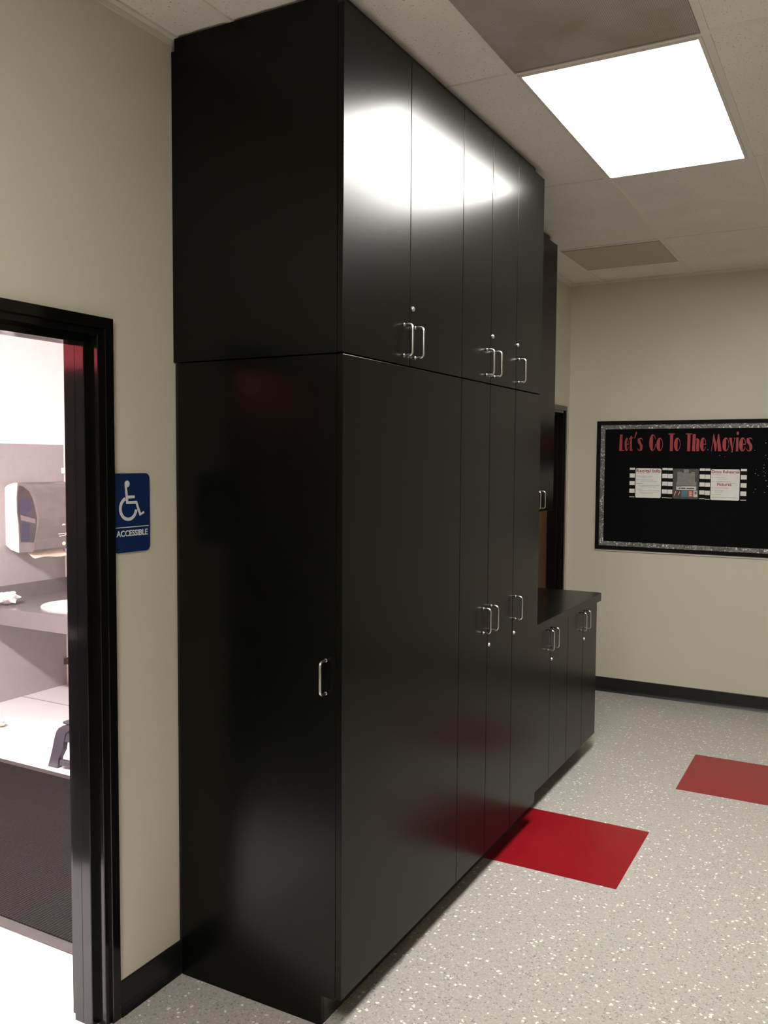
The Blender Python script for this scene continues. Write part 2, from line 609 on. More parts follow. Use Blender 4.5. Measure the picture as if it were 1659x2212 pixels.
G = 0.0014
def door(root, a, b, z0, z1, face, hy=None, hz=None, lz=None, name='door'):
    bm = B(); box(bm, face - TH, face, a + G, b - G, z0, z1, 0.0012)
    d = obj(name, bm, LAM, root)
    if hy is not None:
        handle(d, face, hy, hz)
    if lz is not None:
        lock(d, face, a + 0.020, lz)
    return d

tall = 'tall black laminate cabinets with wire pulls'
CF = D - TH - 0.001
ZU0, ZU1 = ZS + 0.0022, 2.914
ZL0, ZL1 = 0.096, ZS - 0.0022
ys = [Y0, -0.318, 0.0945, 0.371, 0.652, YE]

# lower corner unit
t = thing('tall_cabinet', 'tall lower black cabinet whose plain side with one pull faces the doorway', 'cabinet', (0.3, (ys[0] + ys[2]) / 2, 0), tall)
bm = B()
prism(bm, [(0.0185, 0), (0.552, 0), (0.552, 0.092), (CF, 0.092), (CF, ZL1), (0.0185, ZL1)], 0, 0.018, 'Y', (0, Y0 + 0.018, 0))
sp = obj('side_panel', bm, LAM, t)
bm = B(); box(bm, 0.0005, 0.0183, Y0 + 0.0095, Y0 + 0.018, 0, ZL1); obj('scribe_strip', bm, DARK, t)
handle(sp, Y0, 0, 1.0445, 'Y', 0.566)
bm = B(); box(bm, 0.02, CF, Y0 + 0.0182, ys[2] - 0.0005, 0.092, ZL1)
obj('carcass', bm, DARK, t)
bm = B(); box(bm, 0.10, 0.552, Y0 + 0.0182, ys[2] - 0.0005, 0, 0.0915)
obj('toe_kick', bm, TOE, t)
bm = B(); box(bm, D - TH, D, Y0, ys[2] - G, ZL0, ZL1, 0.0012)
obj('front_panel', bm, LAM, t)
# upper corner unit
t = thing('overhead_cabinet', 'widest black overhead cabinet at the corner toward the doorway, under the white glare', 'cabinet', (0.3, (ys[0] + ys[2]) / 2, ZS), tall)
bm = B(); box(bm, 0.001, CF, Y0, Y0 + 0.018, ZU0, 2.908)
obj('side_panel', bm, LAM, t)
bm = B(); box(bm, 0.001, CF, Y0 + 0.0182, ys[2] - 0.0005, ZU0, 2.908)
obj('carcass', bm, DARK, t)
bm = B(); box(bm, D - TH, D, Y0, ys[1] - G, ZU0, ZU1, 0.0012)
d = obj('door', bm, LAM, t); handle(d, D, ys[1] - 0.040, 2.045)
door(t, ys[1], ys[2], ZU0, ZU1, D, ys[1] + 0.038, 2.045, 2.150)
# pair unit and single unit
def unit(lower, a, cuts, hs, label, cutl):
    b = cuts[-1]
    if lower:
        t = thing('tall_cabinet', label, 'cabinet', (0.3, (a + b) / 2, 0), tall)
        bm = B(); box(bm, 0.02, CF, a + 0.0005, b - 0.0005, 0.092, ZL1); obj('carcass', bm, DARK, t)
        bm = B(); box(bm, 0.10, 0.552, a + 0.0005, b - 0.0005, 0, 0.0915); obj('toe_kick', bm, TOE, t)
        z0, z1, hz, lz = ZL0, ZL1, 1.0445, 0.9395
    else:
        t = thing('overhead_cabinet', label, 'cabinet', (0.3, (a + b) / 2, ZS), tall)
        bm = B(); box(bm, 0.001, CF, a + 0.0005, b - 0.0005, ZU0, 2.908); obj('carcass', bm, DARK, t)
        z0, z1, hz, lz = ZU0, ZU1, 2.045, 2.150
    y = a
    for i, c in enumerate(cuts):
        door(t, y, c, z0, z1, D, hs[i], hz, lz if cutl[i] else None)
        y = c
    return t
m = ys[3]
unit(True, ys[2], [ys[3], ys[4]], [m - 0.040, m + 0.040], 'tall lower black cabinet with two narrow doors and a pair of pulls side by side', [0, 1])
unit(False, ys[2], [ys[3], ys[4]], [m - 0.040, m + 0.040], 'black overhead cabinet with two narrow doors, between the widest one and the single door', [0, 1])
unit(True, ys[4], [ys[5]], [ys[4] + 0.036], 'tall lower black cabinet with a single door, next to the counter', [1])
unit(False, ys[4], [ys[5]], [ys[4] + 0.036], 'black overhead cabinet with a single door, last of the deep upper row', [1])
# closure strip to the ceiling
bm = B(); box(bm, 0.012, CF - 0.001, Y0 + 0.002, YE - 0.065, 2.9085, HC - 0.0015)
tag(obj('filler_strip', bm, LAM, loc=(0.3, 0.1, 2.9085)), 'black closure strip between the tall cabinets and the ceiling', 'filler strip')

# base cabinets
BF = 0.583
BCF = BF - TH - 0.001
byc = [YE + 0.004, 1.295, 1.583, 1.864, 2.145]
CT0, CT1 = 0.872, 0.914
for a, mid, b, lab in ((byc[0], byc[1], byc[2], 'low black base cabinet under the counter, next to the tall cabinets'),
                       (byc[2], byc[3], byc[4], 'low black base cabinet under the counter end, toward the board wall')):
    t = thing('base_cabinet', lab, 'cabinet', (0.28, (a + b) / 2, 0), 'base cabinets under the counter')
    bm = B(); box(bm, 0.018, BCF, a + 0.0005, b - 0.0005, 0.092, CT0 - 0.001); obj('carcass', bm, DARK, t)
    bm = B(); box(bm, 0.05, 0.50, a + 0.0005, b - 0.0005, 0, 0.0915); obj('toe_kick', bm, TOE, t)
    door(t, a, mid, 0.096, CT0 - 0.006, BF, mid - 0.040, 0.799, None)
    door(t, mid, b, 0.096, CT0 - 0.006, BF, mid + 0.040, 0.799, 0.694)
# worktop
bm = B()
yb = 2.172
xf = 0.606
pts = [(0.001, YE + 0.001), (xf, YE + 0.001)] + [(xf - 0.03 + 0.03 * math.cos(a), yb - 0.03 + 0.03 * math.sin(a)) for a in [PI / 2 * k / 8 for k in range(9)]] + [(0.001, yb)]
prism(bm, pts, CT0, CT1, 'Z')
bmesh.ops.bevel(bm, geom=[e for e in bm.edges if abs(e.verts[0].co.z - e.verts[1].co.z) < 1e-6], offset=0.0012, segments=2, affect='EDGES')
tag(obj('countertop', bm, LAM, loc=(0.3, 1.58, CT0)), 'black laminate countertop with a rounded end, on the low base cabinets', 'countertop')
# wall cabinets above the counter
WF = 0.312
wz0, wz1 = 1.385, 2.912
for a, mid, b, lab in ((byc[0], byc[1], byc[2], 'shallow black wall cabinet over the counter, tucked behind the tall cabinets'),
                       (byc[2], byc[3], byc[4], 'shallow black wall cabinet over the counter end, nearest the brown door')):
    t = thing('wall_cabinet', lab, 'cabinet', (0.15, (a + b) / 2, wz0), 'shallow wall cabinets above the counter')
    bm = B(); box(bm, 0.001, WF - TH - 0.001, a + 0.0005, b - 0.0005, wz0, wz1 - 0.006); obj('carcass', bm, LAM, t)
    door(t, a, mid, wz0, wz1, WF, mid - 0.040, 1.452)
    door(t, mid, b, wz0, wz1, WF, mid + 0.040, 1.452)
bm = B(); box(bm, 0.012, WF - TH - 0.002, byc[0] + 0.001, 2.068, wz1 - 0.0055, HC - 0.0015)
tag(obj('filler_strip', bm, LAM, loc=(0.15, 1.5, wz1)), 'short black closure strip above the shallow wall cabinets', 'filler strip')

# ------------------------------------------------------------------ ceiling fittings
def troffer(x0, y0, y1, label, lens=LENS, group='lit ceiling lights'):
    t = thing('ceiling_light', label, 'ceiling light', (x0 + FT, (y0 + y1) / 2, HC), group)
    a, b, c, d = x0 + 0.0125, x0 + 2 * FT - 0.0125, y0 + 0.0125, y1 - 0.0125
    bm = B(); w = 0.012
    box(bm, a, a + w, c, d, HC - 0.003, HC + 0.0055); box(bm, b - w, b, c, d, HC - 0.003, HC + 0.0055)
    box(bm, a + w, b - w, c, c + w, HC - 0.003, HC + 0.0055); box(bm, a + w, b - w, d - w, d, HC - 0.003, HC + 0.0055)
    obj('frame', bm, WHITEMETAL, t)
    bm = B(); box(bm, a + w, b - w, c + w, d - w, HC - 0.001, HC + 0.0052)
    obj('diffuser', bm, lens, t, 'glowing white lens panel')
    return t
troffer(GX, 0, 4 * FT, 'bright white rectangular ceiling light beside the tall black cabinets')
troffer(GX, -12 * FT, -8 * FT, 'lit ceiling light above and behind the viewer', LENS2)
def vent(x0, y0, m, label, dome):
    t = thing('ceiling_vent', label, 'vent', (x0 + FT, y0 + FT, HC))
    a, b, c, d = x0 + 0.0125, x0 + 2 * FT - 0.0125, y0 + 0.0125, y0 + 2 * FT - 0.0125
    bm = B(); box(bm, a + 0.008, b - 0.008, c + 0.008, d - 0.008, HC - 0.001, HC + 0.0053); obj('perforated_panel', bm, m, t)
    bm = B(); w = 0.008
    box(bm, a, a + w, c, d, HC - 0.003, HC + 0.0055); box(bm, b - w, b, c, d, HC - 0.003, HC + 0.0055)
    box(bm, a + w, b - w, c, c + w, HC - 0.003, HC + 0.0055); box(bm, a + w, b - w, d - w, d, HC - 0.003, HC + 0.0055)
    obj('frame', bm, m, t)
vent(GX, -2 * FT, PERF, 'dusty dark perforated vent panel next to the bright ceiling light', 1)
vent(GX - 2 * FT, 2.4384, PERF2, 'tan perforated vent panel near the far wall corner', 0)

# ------------------------------------------------------------------ bulletin board
bx0, bx1, bz0, bz1 = 0.213, 1.432, 1.040, 1.957
t = thing('bulletin_board', 'large black bulletin board with a silver glitter border on the far wall', 'bulletin board', ((bx0 + bx1) / 2, YB, bz0))
def ring(bm, u0, u1, v0, v1, w, d0, d1, o):
    prism(bm, [(u0, v0), (u1, v0), (u1, v0 + w), (u0, v0 + w)], d0, d1, 'Y', o)
    prism(bm, [(u0, v1 - w), (u1, v1 - w), (u1, v1), (u0, v1)], d0, d1, 'Y', o)
    prism(bm, [(u0, v0 + w), (u0 + w, v0 + w), (u0 + w, v1 - w), (u0, v1 - w)], d0, d1, 'Y', o)
    prism(bm, [(u1 - w, v0 + w), (u1, v0 + w), (u1, v1 - w), (u1 - w, v1 - w)], d0, d1, 'Y', o)
O = (0, YB, 0)
bm = B(); ring(bm, bx0, bx1, bz0, bz1, 0.026, 0.0005, 0.020, O); obj('frame', bm, CARDB, t)
bm = B(); prism(bm, [(bx0 + 0.02, bz0 + 0.02), (bx1 - 0.02, bz0 + 0.02), (bx1 - 0.02, bz1 - 0.02), (bx0 + 0.02, bz1 - 0.02)], 0.001, 0.0092, 'Y', O)
obj('backing', bm, FELT, t)
bm = B(); ring(bm, bx0 + 0.0262, bx1 - 0.0262, bz0 + 0.0262, bz1 - 0.0262, 0.031, 0.0093, 0.0102, O)
obj('glitter_border', bm, GLIT, t, 'silver glitter border strip')
bm = B()
for k in range(26):
    u = random.uniform(1.26, 1.37) if k > 6 else random.uniform(0.95, 1.25)
    v = random.uniform(1.45, 1.80) if k > 6 else random.uniform(1.70, 1.80)
    prism(bm, ell(u, v, random.uniform(0.0015, 0.005), 0.0012, 6), 0.0092, 0.0099, 'Y', O)
o = obj('silver_fleck', bm, SPECK, t); o['kind'] = 'stuff'
bm = B(); prism(bm, [(bx0, bz0 - 0.012), (bx1, bz0 - 0.012), (bx1, bz0 - 0.0005), (bx0, bz0 - 0.0005)], 0.0005, 0.010, 'Y', O)
obj('bottom_rail', bm, WHITEMETAL, t)

# title letters (fat-and-thin poster lettering), u in 0..1, v in 0..1 (cap height)
XH = 0.80
def g_o(h=XH, v0=0.0):
    c = h / 2 + v0
    L = [p for p in ell(0.5, c, 0.5, h / 2, 40, 84, 276)]
    return [L, arc_band(0.5, c, 0.5, h / 2, 0.065, -86, 86, 22)]
def g_e():
    h = XH; c = h / 2
    return [ell(0.5, c, 0.5, h / 2, 40, 84, 276), arc_band(0.5, c, 0.5, h / 2, 0.08, 2, 86, 14),
            [(0.6, c - 0.02), (0.99, c - 0.02), (0.99, c + 0.04), (0.6, c + 0.04)], arc_band(0.5, c, 0.5, h / 2, 0.065, -86, -22, 12)]
def g_s():
    h = XH
    return [arc_band(0.58, h * 0.74, 0.42, h * 0.26, 0.06, 20, 180, 18),
            [(0.02, h * 0.80), (0.12, h * 0.96), (0.42, h * 0.92), (0.62, h * 0.66), (0.95, h * 0.45), (1.0, h * 0.22), (0.82, h * 0.03), (0.5, h * 0.04), (0.55, h * 0.28), (0.40, h * 0.48), (0.10, h * 0.62)],
            arc_band(0.45, h * 0.25, 0.45, h * 0.25, 0.06, 190, 320, 16)]
GL = {
 'L': [[(0.05, 0), (0.62, 0), (0.66, 1), (0.16, 1)], [(0.6, 0), (1.0, 0), (1.0, 0.05), (0.62, 0.06)]],
 'e': g_e(), 'o': g_o(), 's': g_s(),
 't': [[(0.25, 0.08), (0.42, 0), (0.72, 0.02), (0.66, 0.95), (0.30, 0.85)], [(0, 0.70), (0.95, 0.78), (0.95, 0.84), (0, 0.77)], arc_band(0.68, 0.15, 0.32, 0.15, 0.05, 230, 340, 10)],
 "'": [[(0.0, 0.05), (0.22, 0.0), (1.0, 0.85), (0.85, 1.0), (0.55, 0.95)]],
 'G': [ell(0.5, 0.5, 0.5, 0.5, 40, 86, 274), arc_band(0.5, 0.5, 0.5, 0.5, 0.06, 25, 80, 14), arc_band(0.5, 0.5, 0.48, 0.5, 0.06, -80, -15, 14), [(0.86, 0.22), (0.95, 0.22), (0.95, 0.42), (0.86, 0.42)]],
 'T': [[(0.28, 0), (0.74, 0), (0.74, 1), (0.28, 1)], [(0, 0.94), (1, 0.94), (1, 1), (0, 1)]],
 'h': [[(0, 0), (0.42, 0), (0.46, 1), (0.05, 1)], [(0.56, 0), (0.96, 0), (0.98, 0.62), (0.86, 0.74), (0.66, 0.72), (0.58, 0.60)], arc_band(0.66, 0.62, 0.22, 0.14, 0.06, 60, 180, 10)],
 'M': [stroke((0.03, 0), (0.22, 1), 0.05), [(0.17, 0.70), (0.24, 1.0), (0.52, 0.32), (0.46, 0.0), (0.36, 0.02)], stroke((0.44, 0.02), (0.66, 1), 0.05), [(0.58, 0.62), (0.66, 1.0), (0.72, 1.0), (1.0, 0), (0.66, 0)]],
 'v': [[(0.0, 0.78), (0.42, 0.78), (0.66, 0.05), (0.52, 0.0)], stroke((0.58, 0.02), (0.92, 0.78), 0.07), [(0.78, 0.74), (1.0, 0.74), (1.0, 0.78), (0.78, 0.78)]],
 'i': [[(0.1, 0), (0.9, 0), (0.95, XH), (0.15, XH)], ell(0.62, 1.04, 0.42, 0.10, 16)],
}
base_z, cap = 1.7455, 0.116
title = [('L', 0.370, 0.405, 0, 'tall red letter L that opens the black board title'),
 ('e', 0.409, 0.438, 0, 'red letter e after the L on the black board'),
 ('t', 0.439, 0.468, 0, 'red letter t before the apostrophe on the black board'),
 ("'", 0.476, 0.494, 0.088, 'slanted red apostrophe on the black board'),
 ('s', 0.499, 0.535, 0, 'red letter s after the apostrophe on the black board'),
 ('G', 0.580, 0.626, 0, 'red letter G of the word Go on the black board'),
 ('o', 0.629, 0.673, 0, 'red letter o of the word Go on the black board'),
 ('T', 0.709, 0.751, 0, 'red letter T of the word To on the black board'),
 ('o', 0.748, 0.790, 0, 'red letter o of the word To on the black board'),
 ('T', 0.824, 0.866, 0, 'red letter T of the word The on the black board'),
 ('h', 0.868, 0.915, 0, 'red letter h of the word The on the black board'),
 ('e', 0.919, 0.958, 0, 'red letter e of the word The on the black board'),
 ('M', 0.991, 1.058, 0, 'wide red letter M of the word Movies on the black board'),
 ('o', 1.062, 1.104, 0, 'red letter o of the word Movies on the black board'),
 ('v', 1.103, 1.143, 0, 'red letter v of the word Movies on the black board'),
 ('i', 1.146, 1.164, 0, 'red letter i with its round dot on the black board'),
 ('e', 1.167, 1.209, 0, 'red letter e of the word Movies on the black board'),
 ('s', 1.212, 1.250, 0, 'red letter s that ends the word Movies on the black board')]
for i, (ch, u0, u1, dz, lab) in enumerate(title):
    bm = B()
    H = cap if ch != "'" else 0.048
    if ch in 'GTi':
        H = cap * (1.05 if ch == 'T' else 1.0)
    for k, poly in enumerate(GL[ch]):
        pts = [(u0 + a * (u1 - u0), base_z + dz + b * H - 0.0035 * (u0 - 0.37)) for a, b in poly]
        prism(bm, pts, 0.0094, 0.0112 + 0.0001 * k, 'Y', O)
    tag(obj('cutout_letter', bm, LETRED, loc=((u0 + u1) / 2, YB - 0.0094, base_z)), lab, 'letter', 'red title letters on the bulletin board')

# film-strip cards
def card(name, u0, u1, v0, v1, label, pl, pr, paper):
    t = thing(name, label, 'notice', ((u0 + u1) / 2, YB - 0.0093, v0), 'film strip notices on the bulletin board')
    bm = B(); prism(bm, [(u0, v0), (u1, v0), (u1, v1), (u0, v1)], 0.0093, 0.0103, 'Y', O); obj('backing_card', bm, CARDB, t)
    h = v1 - v0
    for a, b in ((0.93, 1.0), (0.665, 0.805), (0.41, 0.545), (0.145, 0.285), (0.0, 0.018)):
        for c, d in (pl, pr):
            bm = prism(B(), [(c, v0 + a * h), (d, v0 + a * h), (d, v0 + b * h), (c, v0 + b * h)], 0.0102, 0.0106, 'Y', O)
            obj('film_perforation', bm, PAPERW, t, 'white film sprocket square')
    bm = B(); prism(bm, rrect(*paper, 0.010), 0.0102, 0.0108, 'Y', O)
    return t, bm
def lines(t, rows, u0, w, v):
    for (a, b, f) in rows:
        bm = prism(B(), [(u0 + a * w, v + f), (u0 + b * w, v + f), (u0 + b * w, v + f + 0.0022), (u0 + a * w, v + f + 0.0022)], 0.0107, 0.01100, 'Y', O)
        obj('text_line', bm, GREYINK, t)
vz0, vz1 = 1.419, 1.627
t, bm = card('recital_notice', 0.446, 0.7115, vz0, vz1, 'white notice headed Recital Info inside a film strip frame', (0.450, 0.486), (0.674, 0.710), (0.491, 0.667, vz0 - 0.002, vz1 - 0.004))
obj('paper', bm, PAPERW, t)
bm = text(B(), 'Recital Info', 0.496, 0.662, 1.594, 1.618, 0.0108, 0.0112, 'Y', O, 0.02); obj('heading', bm, REDINK, t, 'red heading lettering')
lines(t, [(0.03, 0.12, 0.166), (0.15, 0.55, 0.166), (0.03, 0.22, 0.148), (0.25, 0.66, 0.148), (0.25, 0.62, 0.138), (0.03, 0.14, 0.122), (0.18, 0.7, 0.122), (0.18, 0.85, 0.112),
           (0.03, 0.3, 0.096), (0.1, 0.97, 0.084), (0.18, 0.8, 0.074), (0.03, 0.28, 0.056), (0.15, 0.95, 0.046), (0.15, 0.9, 0.036), (0.2, 0.7, 0.026)], 0.491, 0.176, vz0)
# middle poster
t, bm = card('show_poster', 0.7118, 0.9577, vz0 - 0.001, vz1 - 0.001, 'grey poster with pale tower shapes between the two white notices', (0.712, 0.744), (0.922, 0.956), (0.747, 0.916, vz0 - 0.004, vz1 - 0.004))
obj('paper', bm, POSTER, t)
bm = B()
for a, b, c, d in ((0.775, 0.805, 1.53, 1.602), (0.800, 0.820, 1.53, 1.596), (0.818, 0.850, 1.53, 1.620), (0.850, 0.872, 1.53, 1.594), (0.866, 0.892, 1.53, 1.602), (0.770, 0.902, 1.508, 1.532)):
    prism(bm, [(a, c), (b, c), (b, d), (a, d)], 0.0107, 0.0110 + a * 1e-4, 'Y', O)
obj('tower_picture', bm, TOWER, t)
bm = B(); prism(bm, [(0.770, 1.478), (0.902, 1.478), (0.902, 1.504), (0.770, 1.504)], 0.0107, 0.0112, 'Y', O)
bn = obj('banner', bm, BANNER, t)
bm = B()
prism(bm, [(0.774, 1.499), (0.805, 1.499), (0.805, 1.502), (0.774, 1.502)], 0.0112, 0.0114, 'Y', O)
for a, b in ((0.786, 0.797), (0.799, 0.801), (0.803, 0.832), (0.838, 0.888)):
    prism(bm, [(a, 1.485), (b, 1.485), (b, 1.492), (a, 1.492)], 0.0112, 0.0114, 'Y', O)
obj('banner_print', bm, DARKINK, t)
for (a, b, m_) in ((0.753, 0.775, MAROON), (0.779, 0.801, MAROON), (0.805, 0.846, TEAL), (0.850, 0.880, ORANGE), (0.884, 0.910, BANNER)):
    bm = B(); prism(bm, [(a, 1.430), (b, 1.430), (b, 1.474), (a, 1.474)], 0.0107, 0.0112, 'Y', O)
    obj('thumbnail_picture', bm, m_, t)
bm = B()
prism(bm, ell(0.899, 1.458, 0.008, 0.010, 14), 0.0112, 0.0114, 'Y', O)
obj('thumbnail_print', bm, LBLUE, t)
for c in (1.437, 1.449, 1.461):
    bm = prism(B(), [(0.856, c), (0.874, c), (0.874, c + 0.006), (0.856, c + 0.006)], 0.0112, 0.0114, 'Y', O)
    obj('thumbnail_print', bm, BANNER, t)
obj('thumbnail_print', prism(B(), stroke((0.758, 1.436), (0.768, 1.468), 0.004), 0.0112, 0.0114, 'Y', O), BANNER, t)
bm = prism(B(), stroke((0.785, 1.440), (0.795, 1.466), 0.004), 0.0112, 0.0114, 'Y', O)
obj('thumbnail_print', bm, BANNER, t)
t, bm = card('rehearsal_notice', 0.9579, 1.225, vz0 - 0.004, vz1 - 0.001, 'white notice headed Dress Rehearsal inside a film strip frame', (0.9585, 0.991), (1.184, 1.221), (0.995, 1.178, vz0 - 0.006, vz1 - 0.005))
obj('paper', bm, PAPERW, t)
bm = text(B(), 'Dress Rehearsal', 0.999, 1.175, 1.595, 1.615, 0.0108, 0.0112, 'Y', O, 0.02)
obj('heading', bm, REDINK, t, 'red heading lettering')
bm = B()
text(bm, 'Pictures', 1.036, 1.127, 1.510, 1.530, 0.0108, 0.0112, 'Y', O, 0.02); obj('heading', bm, REDINK, t, 'red heading lettering')
lines(t, [(0.03, 0.1, 0.164), (0.14, 0.48, 0.164), (0.03, 0.1, 0.146), (0.14, 0.5, 0.146), (0.2, 0.56, 0.136), (0.03, 0.12, 0.118), (0.18, 0.7, 0.118), (0.18, 0.86, 0.108),
           (0.03, 0.1, 0.076), (0.14, 0.62, 0.076), (0.03, 0.1, 0.058), (0.14, 0.45, 0.058), (0.14, 0.42, 0.048), (0.03, 0.12, 0.030), (0.14, 0.36, 0.030), (0.03, 0.9, 0.012)], 0.995, 0.183, vz0)

# ------------------------------------------------------------------ accessible sign
O = (0.0, 0.0, 0.0)
t = thing('restroom_sign', 'blue wheelchair sign reading ACCESSIBLE beside the doorway', 'sign', (0, -0.911, 1.39))
bm = B(); prism(bm, rrect(-0.9855, -0.839, 1.391, 1.624, 0.017), 0.0008, 0.0045, 'X', O); obj('plate', bm, BLUE, t)
sy0, sz0 = -0.9855, 1.391
def S(px, py):   # sign artwork grid: 920 wide, 1960 high
    return (-0.9855 + (px - 140) / 925 * 0.1465, 1.624 - (py - 155 + (px - 600) * 0.055) / 1890 * 0.233)
bm = B()
W0, W1 = 0.0045, 0.0053
cx, cz = S(480, 412)
prism(bm, ell(cx, cz, 0.0098, 0.0098, 24), W0, W1, 'X')
pl = [(418, 420), (470, 480), (492, 690), (668, 684), (668, 746), (498, 765), (502, 826), (722, 812), (825, 1112), (895, 1062), (918, 1105), (795, 1175), (693, 885), (455, 893)]
prism(bm, [S(*p) for p in pl], W0, W1 + 0.0001, 'X')
wc = S(505, 1000)
prism(bm, arc_band(wc[0], wc[1], 0.0365, 0.0365, 0.0095, 112, 352, 36), W0, W1, 'X')
obj('wheelchair_symbol', bm, SIGNW, t)
a, b = S(150, 1490), S(1025, 1425)
bm = B(); prism(bm, stroke((a[0], 1.4655), (b[0], 1.4655), 0.0024), W0, W1, 'X'); obj('rule_line', bm, SIGNW, t)
bm = text(B(), 'ACCESSIBLE', -0.9755, -0.8495, 1.4385, 1.4565, W0, W1, 'X', O, 0.02); obj('lettering', bm, SIGNW, t)

# ------------------------------------------------------------------ restroom beyond the doorway
bm = B(); box(bm, WX - 0.12, WX, RY0, RY1, 0, RH)
w = struct('wall_restroom', bm, RWHITE, 'bright white restroom wall behind the towel dispenser', 'wall')
bm = B(); box(bm, WX - 0.0, WX + 0.004, RY0, RY1 - 0.02, 0.0, 1.766)
struct('wall_panel', bm, GREYFRP, '', '', parent=w)['label'] = 'grey smooth panel covering the lower wall'
bm = B(); box(bm, WX - 0.12, -WT, RY1, RY1 + 0.1, 0, RH)
struct('wall_restroom_end', bm, RWHITE, 'white restroom wall behind the sink counter', 'wall')
bm = B(); box(bm, WX - 0.12, -WT, RY0 - 0.1, RY0, 0, 1.2)
w2 = struct('wall_restroom_near', bm, GREYFRP, 'grey and red restroom wall across from the sink', 'wall')
bm = B(); box(bm, WX - 0.12, -WT, RY0 - 0.1, RY0, 1.2, RH)
struct('red_band', bm, RRED, '', '', parent=w2)
bm = B(); box(bm, WX, -0.05, RY0, RY1, -0.05, 0.0)
rf = struct('floor_restroom', bm, RFLOOR, 'glossy white restroom floor', 'floor')
bm = B(); box(bm, WX + 0.004, -WT, 1.256, 1.264, -0.002, 0.0006)
struct('floor_seam', bm, SCUFF, '', '', parent=rf)
bm = B(); box(bm, WX, -WT, RY0, RY1, RH, RH + 0.05)
struct('ceiling_restroom', bm, RWHITE, 'white restroom ceiling', 'ceiling')
bm = B(); box(bm, -WT - 0.012, -WT, RY0, -2.0, 0, RH); box(bm, -WT - 0.012, -WT, -0.986, RY1, 0, RH); box(bm, -WT - 0.012, -WT, -2.0, -0.986, 2.064, RH)
struct('wall_restroom_inner', bm, RWHITE, 'white restroom side of the doorway wall', 'wall')
t = thing('restroom_light', 'lit strip ceiling light inside the restroom', 'ceiling light', (-1.7, -1.6, RH))
bm = B(); box(bm, -2.4, -1.0, -1.72, -1.48, RH - 0.05, RH); obj('housing', bm, WHITEMETAL, t)
bm = B(); box(bm, -2.37, -1.03, -1.70, -1.50, RH - 0.062, RH - 0.0505); obj('diffuser', bm, RLENS, t)

# sink counter
t = thing('sink_counter', 'grey laminate restroom counter with a white oval sink', 'counter', (-2.2, 1.28, 0.60))
cy0, cz1, cz0 = 0.893, 0.700, 0.592
bm = B()
outer = rrect(WX + 0.004, -1.05, cy0, RY1 - 0.002, 0.004, 2)
inner = ell(-2.575, 1.205, 0.262 * 0.93, 0.222 * 0.93, 48)
loops = {}
for z in (cz1 - 0.03, cz1):
    loops[z] = [[bm.verts.new((u, v, z)) for u, v in lp] for lp in (outer, inner)]
    es = []
    for lp in loops[z]:
        es += [bm.edges.new((lp[i], lp[(i + 1) % len(lp)])) for i in range(len(lp))]
    bmesh.ops.triangle_fill(bm, edges=es, use_beauty=True)
for lo, hi in zip(loops[cz1 - 0.03], loops[cz1]):
    for i in range(len(lo)):
        j = (i + 1) % len(lo)
        bm.faces.new((lo[i], lo[j], hi[j], hi[i]))
obj('top', bm, CNT, t)
bm = B(); box(bm, WX + 0.004, -1.05, cy0, cy0 + 0.022, cz0, cz1 - 0.030); obj('apron', bm, CNT, t)
bm = B(); box(bm, WX + 0.004, WX + 0.024, cy0 + 0.015, RY1 - 0.002, cz1, cz1 + 0.098); obj('side_splash', bm, CNT, t)
bm = B(); box(bm, WX + 0.0242, -1.05, RY1 - 0.021, RY1 - 0.002, cz1, cz1 + 0.098); obj('back_splash', bm, CNT, t)
bm = B()
prof = [(1.0, 0.0005), (1.0, 0.006), (0.985, 0.011), (0.95, 0.012), (0.90, 0.006), (0.87, -0.02), (0.80, -0.075), (0.62, -0.125), (0.35, -0.14), (0.1, -0.145), (0.0, -0.145)]
rings = []
for f, dz in prof[:-1]:
    rings.append([bm.verts.new((-2.575 + 0.262 * f * math.cos(2 * PI * k / 48), 1.205 + 0.222 * f * math.sin(2 * PI * k / 48), cz1 + dz)) for k in range(48)])
for a, b in zip(rings, rings[1:]):
    for k in range(48):
        bm.faces.new((a[k], a[(k + 1) % 48], b[(k + 1) % 48], b[k]))
bm.faces.new(rings[-1])
obj('sink_bowl', bm, CERAM, t, 'white oval sink', smooth=True)
def crumple(name, c, r, flat, m, label, cat, seed):
    random.seed(seed)
    bm = B()
    bmesh.ops.create_icosphere(bm, subdivisions=3, radius=1)
    for v in bm.verts:
        n = v.co.normalized()
        f = 0.72 + 0.38 * abs(math.sin(3.1 * n.x + 1.7 * seed) * math.cos(4.3 * n.y + seed) + 0.5 * math.sin(5.7 * n.z + 2 * n.x)) + random.uniform(-0.07, 0.07)
        v.co = Vector((n.x * r * f, n.y * r * f, n.z * r * f * flat))
    mn = min(v.co.z for v in bm.verts)
    for v in bm.verts:
        v.co += Vector((c[0], c[1], c[2] - mn))
    return tag(obj(name, bm, m, loc=c), label, cat)
crumple('crumpled_tissue', (-3.03, 1.005, cz1 + 0.0005), 0.075, 0.55, PAPERW, 'crumpled white tissue on the grey restroom counter', 'tissue', 3)
crumple('crumpled_paper', (-2.745, 0.71, 0.0005), 0.034, 0.8, PAPERC, 'small crumpled cream paper on the white restroom floor', 'paper', 5)

